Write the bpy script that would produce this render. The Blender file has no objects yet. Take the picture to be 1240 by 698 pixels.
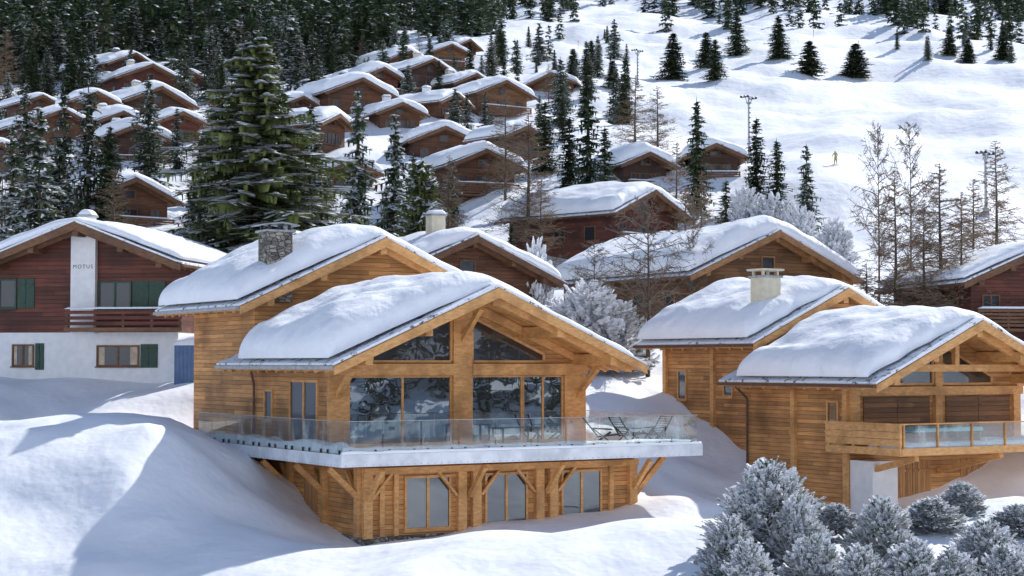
import bpy, math, random
import numpy as np
from mathutils import Vector, Matrix, noise
random.seed(11)
sc=bpy.context.scene
col=sc.collection
F=2100.0; PITCH=math.atan(91/2100.0)
# ------------------------------------------------------------------ camera
cam=bpy.data.cameras.new("camera"); cam.lens=36*F/1240; cam.sensor_width=36; cam.clip_end=6000; cam.clip_start=0.5
camo=bpy.data.objects.new("camera",cam); col.objects.link(camo)
camo.rotation_euler=(math.pi/2+PITCH,0,0); sc.camera=camo
sc.view_settings.view_transform='Standard'; sc.view_settings.look='None'; sc.view_settings.exposure=0
# ------------------------------------------------------------------ light
EL=math.radians(38); AZ=math.radians(43)
S=Vector((math.cos(EL)*math.sin(AZ),math.cos(EL)*math.cos(AZ),math.sin(EL)))
sd=bpy.data.lights.new("sun",'SUN'); sd.energy=5.0; sd.angle=math.radians(0.5); sd.color=(1.0,0.975,0.94)
so=bpy.data.objects.new("sun",sd); col.objects.link(so); so.rotation_euler=S.to_track_quat('Z','Y').to_euler(); so.location=(60,0,80)
w=bpy.data.worlds.new("World"); sc.world=w; w.use_nodes=True
nt=w.node_tree; bg=nt.nodes["Background"]; sky=nt.nodes.new("ShaderNodeTexSky"); sky.sky_type='NISHITA'
sky.sun_disc=False; sky.sun_elevation=EL; sky.sun_rotation=AZ; sky.altitude=1500
nt.links.new(sky.outputs[0],bg.inputs[0]); bg.inputs[1].default_value=0.15
# ------------------------------------------------------------------ materials
def newmat(name):
    m=bpy.data.materials.new(name); m.use_nodes=True
    n=m.node_tree; return m,n,n.nodes["Principled BSDF"]
def N(n,t,**k):
    x=n.nodes.new(t)
    for a,b in k.items(): setattr(x,a,b)
    return x
def math_(n,op,a,b=None):
    x=N(n,"ShaderNodeMath",operation=op)
    for i,v in enumerate((a,b)):
        if v is None: continue
        if isinstance(v,(int,float)): x.inputs[i].default_value=v
        else: n.links.new(v,x.inputs[i])
    return x.outputs[0]
def mixc(n,f,a,b,mode='MIX'):
    x=N(n,"ShaderNodeMix",data_type='RGBA',blend_type=mode)
    for i,v in ((0,f),(6,a),(7,b)):
        if isinstance(v,(int,float)): x.inputs[i].default_value=v
        elif isinstance(v,tuple): x.inputs[i].default_value=(*v,1) if len(v)==3 else v
        else: n.links.new(v,x.inputs[i])
    return x.outputs[2]
def noise_(n,vec,scale,detail=4,rough=.55):
    x=N(n,"ShaderNodeTexNoise"); x.inputs['Scale'].default_value=scale; x.inputs['Detail'].default_value=detail; x.inputs['Roughness'].default_value=rough
    if vec is not None: n.links.new(vec,x.inputs['Vector'])
    return x.outputs['Fac']
def ramp(n,f,lo,hi):
    x=N(n,"ShaderNodeMapRange"); n.links.new(f,x.inputs[0]); x.inputs[1].default_value=lo; x.inputs[2].default_value=hi; x.interpolation_type='SMOOTHSTEP'
    return x.outputs[0]
def bump(n,p,h,strength,dist):
    b=N(n,"ShaderNodeBump"); b.inputs['Strength'].default_value=strength; b.inputs['Distance'].default_value=dist
    n.links.new(h,b.inputs['Height']); n.links.new(b.outputs[0],p.inputs['Normal'])
def objc(n): return N(n,"ShaderNodeTexCoord").outputs['Object']
def scalev(n,v,s):
    x=N(n,"ShaderNodeMapping"); n.links.new(v,x.inputs[0]); x.inputs['Scale'].default_value=s; return x.outputs[0]

def snow_mat(name,ground=False):
    m,n,p=newmat(name); c=objc(n)
    f=noise_(n,c,.35 if ground else .8,5)
    n.links.new(mixc(n,f,(.87,.90,.96),(.95,.96,.98)),p.inputs['Base Color'])
    p.inputs['Roughness'].default_value=.65; p.inputs['Specular IOR Level'].default_value=.25
    if ground:
        fine=noise_(n,c,5,3,.5)
        f2=noise_(n,c,.7,3,.5); f3=noise_(n,scalev(n,c,(1,.55,1)),.22,4,.5)
        h=math_(n,'ADD',math_(n,'ADD',math_(n,'MULTIPLY',f2,.8),math_(n,'MULTIPLY',fine,.06)),math_(n,'MULTIPLY',f3,1.9))
        bump(n,p,h,.40,.42)
    else:
        fine=noise_(n,c,6,3,.5)
        h=math_(n,'ADD',math_(n,'MULTIPLY',noise_(n,c,1.2,3),1.2),math_(n,'MULTIPLY',fine,.10)); bump(n,p,h,.5,.2)
    return m
M_GROUND=snow_mat("ground_snow",True); M_SNOW=snow_mat("soft_snow")
def planks(name,ca,cb,pitch=.17,dark=.35,vert=False):
    m,n,p=newmat(name); c=objc(n)
    sx=N(n,"ShaderNodeSeparateXYZ"); n.links.new(c,sx.inputs[0])
    if vert:
        z=math_(n,'DIVIDE',math_(n,'ADD',sx.outputs[0],sx.outputs[1]),pitch)
    else: z=math_(n,'DIVIDE',sx.outputs[2],pitch)
    fr=math_(n,'FRACT',z); fl=math_(n,'FLOOR',z)
    along=math_(n,'FLOOR',math_(n,'ADD',math_(n,'DIVIDE',math_(n,'ADD',sx.outputs[0],sx.outputs[1]),3.7),math_(n,'MULTIPLY',fl,.37)))
    wn=N(n,"ShaderNodeTexWhiteNoise",noise_dimensions='2D'); cb2=N(n,"ShaderNodeCombineXYZ"); n.links.new(fl,cb2.inputs[0]); n.links.new(along,cb2.inputs[1]); n.links.new(cb2.outputs[0],wn.inputs['Vector'])
    g=noise_(n,scalev(n,c,(1.2,1.2,22) if not vert else (22,22,1.2)),1.0,5,.65)
    base=mixc(n,ramp(n,g,.3,.75),ca,cb)
    big=noise_(n,c,.55,4)
    base=mixc(n,ramp(n,big,.40,.8),base,tuple(x*.48 for x in ca))
    v=math_(n,'ADD',math_(n,'MULTIPLY',wn.outputs[0],.55),.70)
    base=mixc(n,1.0,base,v,'MULTIPLY')
    groove=math_(n,'LESS_THAN',fr,.10)
    base=mixc(n,math_(n,'MULTIPLY',groove,1-dark),base,(.01,.006,.004))
    n.links.new(base,p.inputs['Base Color']); p.inputs['Roughness'].default_value=.7
    h=math_(n,'ADD',math_(n,'SUBTRACT',1,groove),math_(n,'MULTIPLY',g,.25)); bump(n,p,h,.7,.02)
    return m
def beamm(name,ca,cb):
    m,n,p=newmat(name); c=objc(n)
    g=noise_(n,scalev(n,c,(3,3,9)),1.3,6,.7)
    b=mixc(n,ramp(n,g,.3,.7),ca,cb); big=noise_(n,c,.9,3)
    b=mixc(n,ramp(n,big,.42,.85),b,tuple(x*.55 for x in ca))
    n.links.new(b,p.inputs['Base Color']); p.inputs['Roughness'].default_value=.65; bump(n,p,g,.4,.02)
    return m
W_OR=planks("larch_planks",(.48,.215,.066),(.72,.375,.135)); B_OR=beamm("larch_beams",(.54,.26,.083),(.78,.435,.17))
V_DOOR=planks("door_boards",(.40,.19,.068),(.60,.32,.125),.14,.3,True)
W_OLD=planks("old_planks",(.10,.041,.020),(.20,.085,.038),.2); B_OLD=beamm("old_beams",(.12,.056,.028),(.23,.11,.05))
W_DK=planks("dark_planks",(.055,.026,.016),(.11,.05,.026),.2)
W_RED=planks("red_brown_planks",(.10,.029,.018),(.18,.053,.030),.2)
W_MID=planks("honey_planks",(.18,.085,.036),(.29,.145,.062),.2); B_MID=beamm("honey_beams",(.32,.155,.058),(.48,.25,.105))
def plain(name,ca,cb,sc_=3,rough=.8,bs=.3,metal=0):
    m,n,p=newmat(name); c=objc(n); f=noise_(n,c,sc_,6,.6)
    n.links.new(mixc(n,ramp(n,f,.3,.7),ca,cb),p.inputs['Base Color']); p.inputs['Roughness'].default_value=rough; p.inputs['Metallic'].default_value=metal
    if bs: bump(n,p,f,bs,.03)
    return m
PLAST=plain("white_plaster",(.72,.73,.74),(.82,.82,.81)); CREAM=plain("cream_plaster",(.60,.54,.40),(.72,.66,.50))
ZINC=plain("zinc",(.30,.31,.32),(.45,.46,.48),5,.45,.1,.6); COPPER=plain("brown_gutter",(.10,.05,.035),(.16,.08,.05),5,.5,.1,.3)
STEEL=plain("dark_steel",(.03,.03,.035),(.06,.06,.065),8,.4,.05,.5)
GREEN=plain("green_shutter",(.02,.05,.035),(.03,.08,.05),6,.6,.1); BLUE=plain("plain_blue",(.07,.14,.28),(.11,.20,.36),2,.6,.05)
TEAL=plain("teal_cover",(.22,.46,.50),(.34,.60,.63),1.5,.4,.1)
CURT=plain("curtain",(.42,.32,.22),(.62,.52,.40),4,.9,.1); INK=plain("black_lettering",(.02,.02,.02),(.03,.03,.03)); 
FASC=plain("frosted_fascia",(.58,.61,.64),(.84,.87,.90),1.2,.5,.2)
BARK=plain("bark",(.07,.05,.035),(.15,.11,.08),7,.9,.6); TWIG=plain("larch_twigs",(.20,.145,.095),(.36,.27,.19),2,.9,0)
TWIG2=plain("bare_twigs",(.15,.12,.095),(.28,.23,.18),2,.9,0)
REDP=plain("red_plastic",(.4,.04,.03),(.45,.06,.04)); YEL=plain("yellow_jacket",(.36,.30,.10),(.44,.36,.12))
def foliage(name,ca,cb,frost=None,lo=.42,hi=.55):
    m,n,p=newmat(name); c=objc(n); f=noise_(n,c,1.3,4)
    oi=N(n,"ShaderNodeObjectInfo"); b=mixc(n,ramp(n,f,.3,.7),ca,cb)
    v=math_(n,'ADD',math_(n,'MULTIPLY',oi.outputs['Random'],.6),.7)
    b=mixc(n,1.0,b,v,'MULTIPLY')
    if frost: b=mixc(n,ramp(n,noise_(n,c,frost,3,.6),lo,hi),b,(.86,.89,.93))
    n.links.new(b,p.inputs['Base Color']); p.inputs['Roughness'].default_value=.75; p.inputs['Specular IOR Level'].default_value=.2
    return m
FOL=foliage("spruce_needles",(.028,.048,.022),(.07,.10,.042)); FOLB=foliage("bright_needles",(.055,.080,.026),(.15,.175,.055))
FOLG=foliage("frosted_needles",(.08,.10,.07),(.20,.23,.18),4,.32,.46); FOLS=foliage("sprinkled_needles",(.035,.055,.028),(.085,.11,.052),2.2,.56,.68)
FOLN=foliage("shrub_needles",(.05,.085,.04),(.14,.19,.10),3,.44,.58)
def slate():
    m,n,p=newmat("snowy_slate"); c=objc(n); f=noise_(n,c,3.0,5,.7)
    n.links.new(mixc(n,ramp(n,f,.36,.46),(.08,.08,.09),(.84,.87,.92)),p.inputs['Base Color']); p.inputs['Roughness'].default_value=.7; bump(n,p,f,.6,.05); return m
SLATE=slate()
def stone():
    m,n,p=newmat("field_stone"); c=objc(n); v=N(n,"ShaderNodeTexVoronoi"); v.inputs['Scale'].default_value=4.2; n.links.new(scalev(n,c,(1,1,1.7)),v.inputs['Vector'])
    v2=N(n,"ShaderNodeTexVoronoi",feature='DISTANCE_TO_EDGE'); v2.inputs['Scale'].default_value=4.2; n.links.new(scalev(n,c,(1,1,1.7)),v2.inputs['Vector'])
    sp=N(n,"ShaderNodeSeparateColor"); n.links.new(v.outputs['Color'],sp.inputs[0])
    b=mixc(n,sp.outputs[0],(.10,.09,.08),(.42,.38,.31)); b=mixc(n,ramp(n,v2.outputs[0],.0,.08),(.035,.03,.025),b)
    n.links.new(b,p.inputs['Base Color']); p.inputs['Roughness'].default_value=.85; bump(n,p,ramp(n,v2.outputs[0],.0,.1),.8,.05); return m
STONE=stone()
def glassw(name,fac,dark):
    m,n,p=newmat(name); p.inputs['Base Color'].default_value=(*dark,1); p.inputs['Roughness'].default_value=.3
    g=N(n,"ShaderNodeBsdfGlossy"); g.inputs['Roughness'].default_value=.01; g.inputs['Color'].default_value=(.80,.90,.97,1)
    c=objc(n); f=noise_(n,c,.8,2); b=N(n,"ShaderNodeBump"); b.inputs['Strength'].default_value=.05; b.inputs['Distance'].default_value=.1; n.links.new(f,b.inputs['Height']); n.links.new(b.outputs[0],g.inputs['Normal'])
    mx=N(n,"ShaderNodeMixShader"); mx.inputs[0].default_value=fac
    n.links.new(p.outputs[0],mx.inputs[1]); n.links.new(g.outputs[0],mx.inputs[2]); n.links.new(mx.outputs[0],n.nodes["Material Output"].inputs[0]); return m
GLASS=glassw("window_glass",.38,(.008,.010,.012)); GLASSF=glassw("far_window_glass",.03,(.012,.012,.016)); GLASSD=glassw("dark_gable_glass",.14,(.015,.012,.010))
def glassb():
    m,n,p=newmat("balcony_glass"); p.inputs['Base Color'].default_value=(.72,.79,.82,1); p.inputs['Roughness'].default_value=.8
    t=N(n,"ShaderNodeBsdfTransparent"); t.inputs[0].default_value=(.91,.95,.945,1)
    g=N(n,"ShaderNodeBsdfGlossy"); g.inputs['Roughness'].default_value=.03
    m1=N(n,"ShaderNodeMixShader"); m1.inputs[0].default_value=.12; n.links.new(t.outputs[0],m1.inputs[1]); n.links.new(g.outputs[0],m1.inputs[2])
    c=objc(n); f=noise_(n,scalev(n,c,(1,1,.4)),1.4,6,.7)
    m2=N(n,"ShaderNodeMixShader"); n.links.new(math_(n,'MULTIPLY',ramp(n,f,.48,.8),.40),m2.inputs[0]); n.links.new(m1.outputs[0],m2.inputs[1]); n.links.new(p.outputs[0],m2.inputs[2])
    n.links.new(m2.outputs[0],n.nodes["Material Output"].inputs[0]); return m
GLASSB=glassb()
# ------------------------------------------------------------------ mesh builder
class PB:
    def __init__(s): s.v=[];s.f=[];s.m=[];s.mats=[]
    def mi(s,m):
        if m not in s.mats: s.mats.append(m)
        return s.mats.index(m)
    def hexa(s,P,m):
        i=len(s.v); s.v+= [tuple(p) for p in P]; k=s.mi(m)
        for q in ((0,3,2,1),(4,5,6,7),(0,1,5,4),(1,2,6,5),(2,3,7,6),(3,0,4,7)):
            s.f.append(tuple(i+j for j in q)); s.m.append(k)
    def box(s,x0,x1,y0,y1,z0,z1,m):
        s.hexa([(x0,y0,z0),(x1,y0,z0),(x1,y1,z0),(x0,y1,z0),(x0,y0,z1),(x1,y0,z1),(x1,y1,z1),(x0,y1,z1)],m)
    def prism(s,pts,y0,y1,m,mtop=None):   # pts in (x,z), extruded along y
        n=len(pts); i=len(s.v); s.v+=[(p[0],y0,p[1]) for p in pts]+[(p[0],y1,p[1]) for p in pts]; k=s.mi(m)
        s.f.append(tuple(range(i,i+n))); s.m.append(k); s.f.append(tuple(range(i+2*n-1,i+n-1,-1))); s.m.append(k)
        for j in range(n):
            s.f.append((i+j,i+n+j,i+n+(j+1)%n,i+(j+1)%n)); s.m.append(s.mi(mtop) if (mtop and j==0) else k)
    def beam(s,p0,p1,w,h,m,up=(0,0,1)):
        p0=Vector(p0);p1=Vector(p1); d=(p1-p0).normalized(); u=Vector(up)
        if abs(d.dot(u))>.99: u=Vector((0,1,0))
        sd_=d.cross(u).normalized()*w/2; uu=sd_.cross(d).normalized()*h/2
        s.hexa([p0-sd_-uu,p0+sd_-uu,p0+sd_+uu,p0-sd_+uu,p1-sd_-uu,p1+sd_-uu,p1+sd_+uu,p1-sd_+uu],m)
    def cyl(s,p0,p1,r0,r1,n,m):
        p0=Vector(p0);p1=Vector(p1); d=(p1-p0).normalized(); a=d.orthogonal().normalized(); b=d.cross(a); i=len(s.v); k=s.mi(m)
        for p,r in ((p0,r0),(p1,r1)):
            for j in range(n):
                t=2*math.pi*j/n; s.v.append(tuple(p+a*math.cos(t)*r+b*math.sin(t)*r))
        for j in range(n): s.f.append((i+j,i+(j+1)%n,i+n+(j+1)%n,i+n+j)); s.m.append(k)
        s.f.append(tuple(range(i+n-1,i-1,-1))); s.m.append(k); s.f.append(tuple(range(i+n,i+2*n))); s.m.append(k)
    def mesh(s,name,zoff=0,smooth=False,recalc=True):
        me=bpy.data.meshes.new(name); me.from_pydata([(a,b,c-zoff) for a,b,c in s.v],[],s.f)
        for m in s.mats: me.materials.append(m)
        me.polygons.foreach_set("material_index",s.m)
        if smooth: me.polygons.foreach_set("use_smooth",[True]*len(s.f))
        me.update()
        if recalc:
            import bmesh
            bm=bmesh.new(); bm.from_mesh(me); bmesh.ops.recalc_face_normals(bm,faces=bm.faces); bm.to_mesh(me); bm.free()
        return me
def obj(name,me,parent=None,**k):
    o=bpy.data.objects.new(name,me); col.objects.link(o)
    if parent: o.parent=parent
    for a,b in k.items(): o[a]=b
    return o
def empty(name,loc,rot,label,cat,group=None,scale=None):
    o=bpy.data.objects.new(name,None); col.objects.link(o); o.location=loc; o.rotation_euler=(0,0,rot); o.empty_display_size=.5
    if scale: o.scale=scale
    o["label"]=label; o["category"]=cat
    if group: o["group"]=group
    return o
# ------------------------------------------------------------------ terrain
PR=[(-1500,620),(-700,230),(-300,40),(-120,-14),(-20,-9),(30,-6.9),(43,-6.1),(50,-5.25),(53,-5.2),(58.5,-6.15),(64,-5.9),(69,-4.7),(74,-2.5),(79,-1.1),(87,0),(98,1.6),(112,4.6),(150,13.8),(200,26.5),(300,51.5),(400,77.5),(600,132),(800,188),(1400,370),(3200,900)]
PX=np.array([p[0] for p in PR]);PZ=np.array([p[1] for p in PR])
def prof(y):
    s=1.0+abs(y)*.02
    return float(np.mean(np.interp([y-s,y-s/2,y,y+s/2,y+s],PX,PZ)))
def gs(x,y,cx,cy,sxl,sxr,syf,syb):
    dx=x-cx; dy=y-cy; return math.exp(-(dx/(sxl if dx<0 else sxr))**2/2-(dy/(syf if dy<0 else syb))**2/2)
def H(x,y):
    z=prof(y)
    if 15<y<120:
        z+=3.9*gs(x,y,-13.4,63.0,17,3.0,5.0,4.5)
        z-=2.6*gs(x,y,-14,49,12,5,8,5)
        z+=.4*gs(x,y,-9.2,61.5,2.0,1.6,2.5,3.5)
        z+=1.0*gs(x,y,15,54,3.5,8,3,4)
        z+=.55*gs(x,y,4.5,51,4,3,3,3)-.4*gs(x,y,-6,52,3,3,4,3)
        z-=1.5*gs(x,y,10,71.5,3,3.5,4,4)+1.0*gs(x,y,8.5,77,3.5,3,4,4)
        z+=.45*gs(x,y,6.5,66,1.6,1.6,1.6,1.6)+.35*gs(x,y,10.5,66,1.8,1.8,1.6,1.8)
        z-=1.7*gs(x,y,19.5,69,3.0,8,3.5,3.5)
        z+=.42*noise.noise(Vector((x*.16,y*.2,1.3)))+.24*noise.noise(Vector((x*.36,y*.36,4)))
        if x>5: z+=min((x-5)/3,1)*.20*noise.noise(Vector((x*.7,y*.7,40)))
        if x<-7: z+=min((-7-x)/4,1)*(.65*noise.noise(Vector((x*.22,y*.26,14)))+.22*noise.noise(Vector((x*.55,y*.55,24))))
    if y>90:
        k=min((y-90)/60,1)
        z+=k*(3.0*noise.noise(Vector((x*.018,y*.014,7)))+2.8*noise.noise(Vector((x*.05,y*.04,3)))+.9*noise.noise(Vector((x*.16,y*.12,9)))+.25*noise.noise(Vector((x*.45,y*.3,19))))
        if y>420: z+=min((y-420)/200,1)*12*noise.noise(Vector((x*.006,y*.005,2)))
    if y<-100: z+=30*noise.noise(Vector((x*.006,y*.006,5)))
    xr=x-(95+.45*max(y,0))
    if xr>0: z+=.42*xr+10*min(xr/60,1)*noise.noise(Vector((x*.012,y*.012,33)))+3*min(xr/40,1)*noise.noise(Vector((x*.05,y*.05,3)))
    return z
def build_terrain():
    ys=list(np.arange(-1500,-300,50))+list(np.arange(-300,28,8))+list(np.arange(28,92,.36))
    y=92.; 
    while y<3000: ys.append(y); y+=.55+(y-92)*.009
    nx=340; V=[];Fc=[]
    ts=np.linspace(-1,1,nx); ts=np.sign(ts)*(np.abs(ts)*.16+np.abs(ts)**3.5*.84)
    for y in ys:
        wdt=max(420+max(y,0)*1.2+abs(min(y,0))*1.0, 420)
        for t in ts:
            x=t*wdt; V.append((x,y,H(x,y)))
    ny=len(ys)
    for j in range(ny-1):
        for i in range(nx-1):
            a=j*nx+i; Fc.append((a,a+1,a+nx+1,a+nx))
    me=bpy.data.meshes.new("ground"); me.from_pydata(V,[],Fc); me.materials.append(M_GROUND)
    me.polygons.foreach_set("use_smooth",[True]*len(Fc)); me.update()
    o=obj("ground",me); o["kind"]="structure"; o["label"]="deep snow covering the mountain slope and ski run"
build_terrain()
def ray(px,py):
    cx=(px-620)/F; cy=(349-py)/F
    d=Vector((cx,math.cos(PITCH)-cy*math.sin(PITCH),math.sin(PITCH)+cy*math.cos(PITCH))); return d/d.y
def hit(px,py):
    d=ray(px,py); y=95.
    while y<1500:
        if d.z*y<H(d.x*y,y): return d.x*y,y
        y+=.4+y*.003
    return d.x*600,600
def X(px,depth): return (px-620)/F*depth
# ------------------------------------------------------------------ roof snow
def roof_snow(parent,a0,a1,b0,b1,ze,rise,TL,TR,zoff,R=.55,inset=.12,infront=.35,na=44,nb=34,seed=0,name="roof_snow"):
    ac=(a0+a1)/2; half=(a1-a0)/2; V=[];Fc=[]
    for j in range(nb+1):
        tb=.5-.5*math.cos(math.pi*j/nb)
        for i in range(na+1):
            ta=.5-.5*math.cos(math.pi*i/na)
            b=b0+infront+(b1-b0-infront-.1)*tb; a=a0+inset+(a1-a0-2*inset)*ta
            ea=min(a-(a0+inset),(a1-inset)-a); eb=min(b-(b0+infront),(b1-.1)-b)
            Rn=R*(1+.35*noise.noise(Vector((a*.5,b*.5,seed))))
            pr=lambda e: math.sqrt(max(0,1-(1-min(max(e/Rn,0),1))**2))
            p=pr(ea)*pr(eb)
            k=min(max((a-ac)/(half*.5)*.5+.5,0),1); T=TL+(TR-TL)*k*k*(3-2*k)
            nz=1+.34*noise.noise(Vector((a*.33,b*.28,seed+3)))+.14*noise.noise(Vector((a*1.1,b*1.1,seed)))
            d=abs(a-ac); zb=ze+rise*(1-d/half)
            ds=math.sqrt(d*d+.9)-.35
            z=max(ze+rise*(1-ds/half)+.0,zb-.35*p)+T*p*nz+.015
            z=max(z,zb+.012)
            wob=.16*noise.noise(Vector((b*.7,seed,1)))*(1-min(ea/1.2,1))
            sg=-1 if a<ac else 1
            bul=.14*math.sin(math.pi*min(p,1))*(1 if ea<eb else 0)
            wf=.30*noise.noise(Vector((a*.6,seed,5)))*(1-min(max(b-b0-infront,0)/1.5,1))
            bf=-.12*math.sin(math.pi*min(p,1))*(1 if (eb<ea and tb<.5) else 0)
            V.append((a+sg*(bul)-sg*wob*0.6,b+abs(wf)+bf,z-zoff))
    for j in range(nb):
        for i in range(na):
            q=j*(na+1)+i; Fc.append((q,q+1,q+na+2,q+na+1))
    me=bpy.data.meshes.new(name); me.from_pydata(V,[],Fc); me.materials.append(M_SNOW); me.polygons.foreach_set("use_smooth",[True]*len(Fc)); me.update()
    return obj(name,me,parent)
def snow_pad(name,parent,x0,x1,y0,y1,z,T,zoff=0,n=14,R=.2,seed=0):
    V=[];Fc=[]
    for j in range(n+1):
        for i in range(n+1):
            ta=.5-.5*math.cos(math.pi*i/n); tb=.5-.5*math.cos(math.pi*j/n); a=x0+(x1-x0)*ta; b=y0+(y1-y0)*tb
            e=min(a-x0,x1-a); f=min(b-y0,y1-b); pr=lambda q: math.sqrt(max(0,1-(1-min(q/R,1))**2))
            V.append((a,b,z-zoff+.008+T*pr(e)*pr(f)*(1+.5*noise.noise(Vector((a*1.2,b*1.2,seed))))))
    for j in range(n):
        for i in range(n):
            q=j*(n+1)+i; Fc.append((q,q+1,q+n+2,q+n+1))
    me=bpy.data.meshes.new(name); me.from_pydata(V,[],Fc); me.materials.append(M_SNOW); me.polygons.foreach_set("use_smooth",[True]*len(Fc)); me.update()
    return obj(name,me,parent)
# ------------------------------------------------------------------ gable roof
def roof(parent,a0,a1,b0,b1,ze,rise,zoff,MB,wb0,th=.26,detail=2,gut=ZINC):
    ac=(a0+a1)/2; half=(a1-a0)/2; zr=ze+rise; pb=PB()
    pb.prism([(a0,ze),(ac,zr),(ac,zr-.08),(a0,ze-.08)],b0-.02,b1,SLATE)
    pb.prism([(ac,zr),(a1,ze),(a1,ze-.08),(ac,zr-.08)],b0-.02,b1,SLATE)
    pb.prism([(a0+.04,ze-.083),(ac,zr-.083),(ac,zr-th),(a0+.04,ze-th)],b0+.03,b1-.02,MB)
    pb.prism([(ac,zr-.083),(a1-.04,ze-.083),(a1-.04,ze-th),(ac,zr-th)],b0+.03,b1-.02,MB)
    zs=lambda a: ze+rise*(1-abs(a-ac)/half)
    for sg in (-1,1):
        e=ac+sg*half
        pb.prism([(e-sg*.03,ze-.10),(ac,zr-.10),(ac,zr-.48),(e-sg*.03,ze-.40)],b0-.06,b0+.02,MB)
        pb.prism([(e-sg*.5,zs(e-sg*.5)-th-.004),(ac+sg*.003,zr-th-.004),(ac+sg*.003,zr-th-.33),(e-sg*.5,zs(e-sg*.5)-th-.28)],b0+.5,b0+.72,MB)
        pb.box(min(e-sg*.05,e+sg*.11),max(e-sg*.05,e+sg*.11),b0+.02,b1-.05,ze-.22,ze-.10,gut)
    if detail>1:
        for fr in (-.78,-.42,0,.42,.78):
            a=ac+fr*half; z=zs(a)-th-.22-(.08 if fr==0 else 0)
            pb.box(a-.14,a+.14,b0+.15,wb0+.2,z-.20,z+.20,MB)
        b=b0+.9
        while b<b1-.3:
            for sg in (-1,1):
                e=ac+sg*half; i=ac+sg*(half-1.5)
                pb.beam((e-sg*.10,b,ze-th-.06+.10*rise/half),(i,b,zs(i)-th-.06),.10,.15,MB)
            b+=.85
    return obj("roof",pb.mesh("roof",zoff),parent)
def wall(parent,a0,a1,b0,b1,zb,ac,half,ze,rise,th,zoff,M,name="wall",plinth=None,pz=None,gable=True):
    zs=lambda a: ze+rise*(1-abs(a-ac)/half)-th-.01
    pb=PB(); z0=zb
    if plinth:
        pb.box(a0+.02,a1-.02,b0+.02,b1-.02,zb,pz,plinth); z0=pz+.002
    pb.prism([(a0,z0),(a1,z0),(a1,zs(a1)),(ac,zs(ac)),(a0,zs(a0))],b0,b1,M)
    return obj(name,pb.mesh(name,zoff),parent)
def window(parent,plane,pos,u0,u1,z0,z1,MF,MG,zoff,mull=0,fr=.08,split=True,name="window",bars=None,curtain=False):
    P=(lambda u,o,z:(u,pos-o,z)) if plane=='f' else (lambda u,o,z:(pos-o,u,z))
    def bx(pb,ua,ub,oa,ob,za,zb,m):
        pb.hexa([P(ua,oa,za),P(ub,oa,za),P(ub,ob,za),P(ua,ob,za),P(ua,oa,zb),P(ub,oa,zb),P(ub,ob,zb),P(ua,ob,zb)],m)
    pb=PB(); bx(pb,u0,u0+fr,.002,.07,z0,z1,MF); bx(pb,u1-fr,u1,.002,.07,z0,z1,MF)
    bx(pb,u0+fr,u1-fr,.002,.065,z0,z0+fr,MF); bx(pb,u0+fr,u1-fr,.002,.065,z1-fr,z1,MF)
    bx(pb,u0-.05,u1+.05,.068,.13,z0-.05,z0+.01,MF)
    ms=bars if bars else [u0+(u1-u0)*(i+1)/(mull+1) for i in range(mull)]
    for x in ms: bx(pb,x-fr*.6,x+fr*.6,.003,.06,z0+fr,z1-fr,MF)
    if not split:
        bx(pb,u0+.02,u1-.02,.004,.02,z0+.02,z1-.02,MG); return obj(name,pb.mesh(name,zoff),parent)
    o=obj(name,pb.mesh(name,zoff),parent)
    g=PB(); bx(g,u0+.02,u1-.02,.004,.022,z0+.02,z1-.02,MG); obj("glass_pane",g.mesh("glass_pane",zoff),o)
    if curtain:
        us=[u0]+ms+[u1]
        for k in range(len(us)-1):
            c=PB(); L=us[k+1]-us[k]
            if k%2==0: bx(c,us[k]+fr+.02,us[k]+fr+.3*L,.024,.03,z0+fr,z1-fr,CURT)
            else: bx(c,us[k+1]-fr-.35*L,us[k+1]-fr-.02,.024,.03,z0+fr,z1-fr,CURT)
            obj("curtain",c.mesh("curtain",zoff),o)
    return o
def panel(parent,name,plane,pos,u0,u1,z0,z1,M,zoff,th=.05):
    P=(lambda u,o,z:(u,pos-o,z)) if plane=='f' else (lambda u,o,z:(pos-o,u,z))
    pb=PB(); n=2
    for k in range(n):
        ua=u0+(u1-u0)*k/n+.01; ub=u0+(u1-u0)*(k+1)/n-.01
        pb.hexa([P(ua,.003,z0),P(ub,.003,z0),P(ub,th,z0),P(ua,th,z0),P(ua,.003,z1),P(ub,.003,z1),P(ub,th,z1),P(ua,th,z1)],M)
        for zz in (z0+.2*(z1-z0),z0+.8*(z1-z0)):
            pb.hexa([P(ua+.05,th,zz-.05),P(ub-.05,th,zz-.05),P(ub-.05,th+.03,zz-.05),P(ua+.05,th+.03,zz-.05),P(ua+.05,th,zz+.05),P(ub-.05,th,zz+.05),P(ub-.05,th+.03,zz+.05),P(ua+.05,th+.03,zz+.05)],M)
    return obj(name,pb.mesh(name,zoff),parent)
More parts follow.
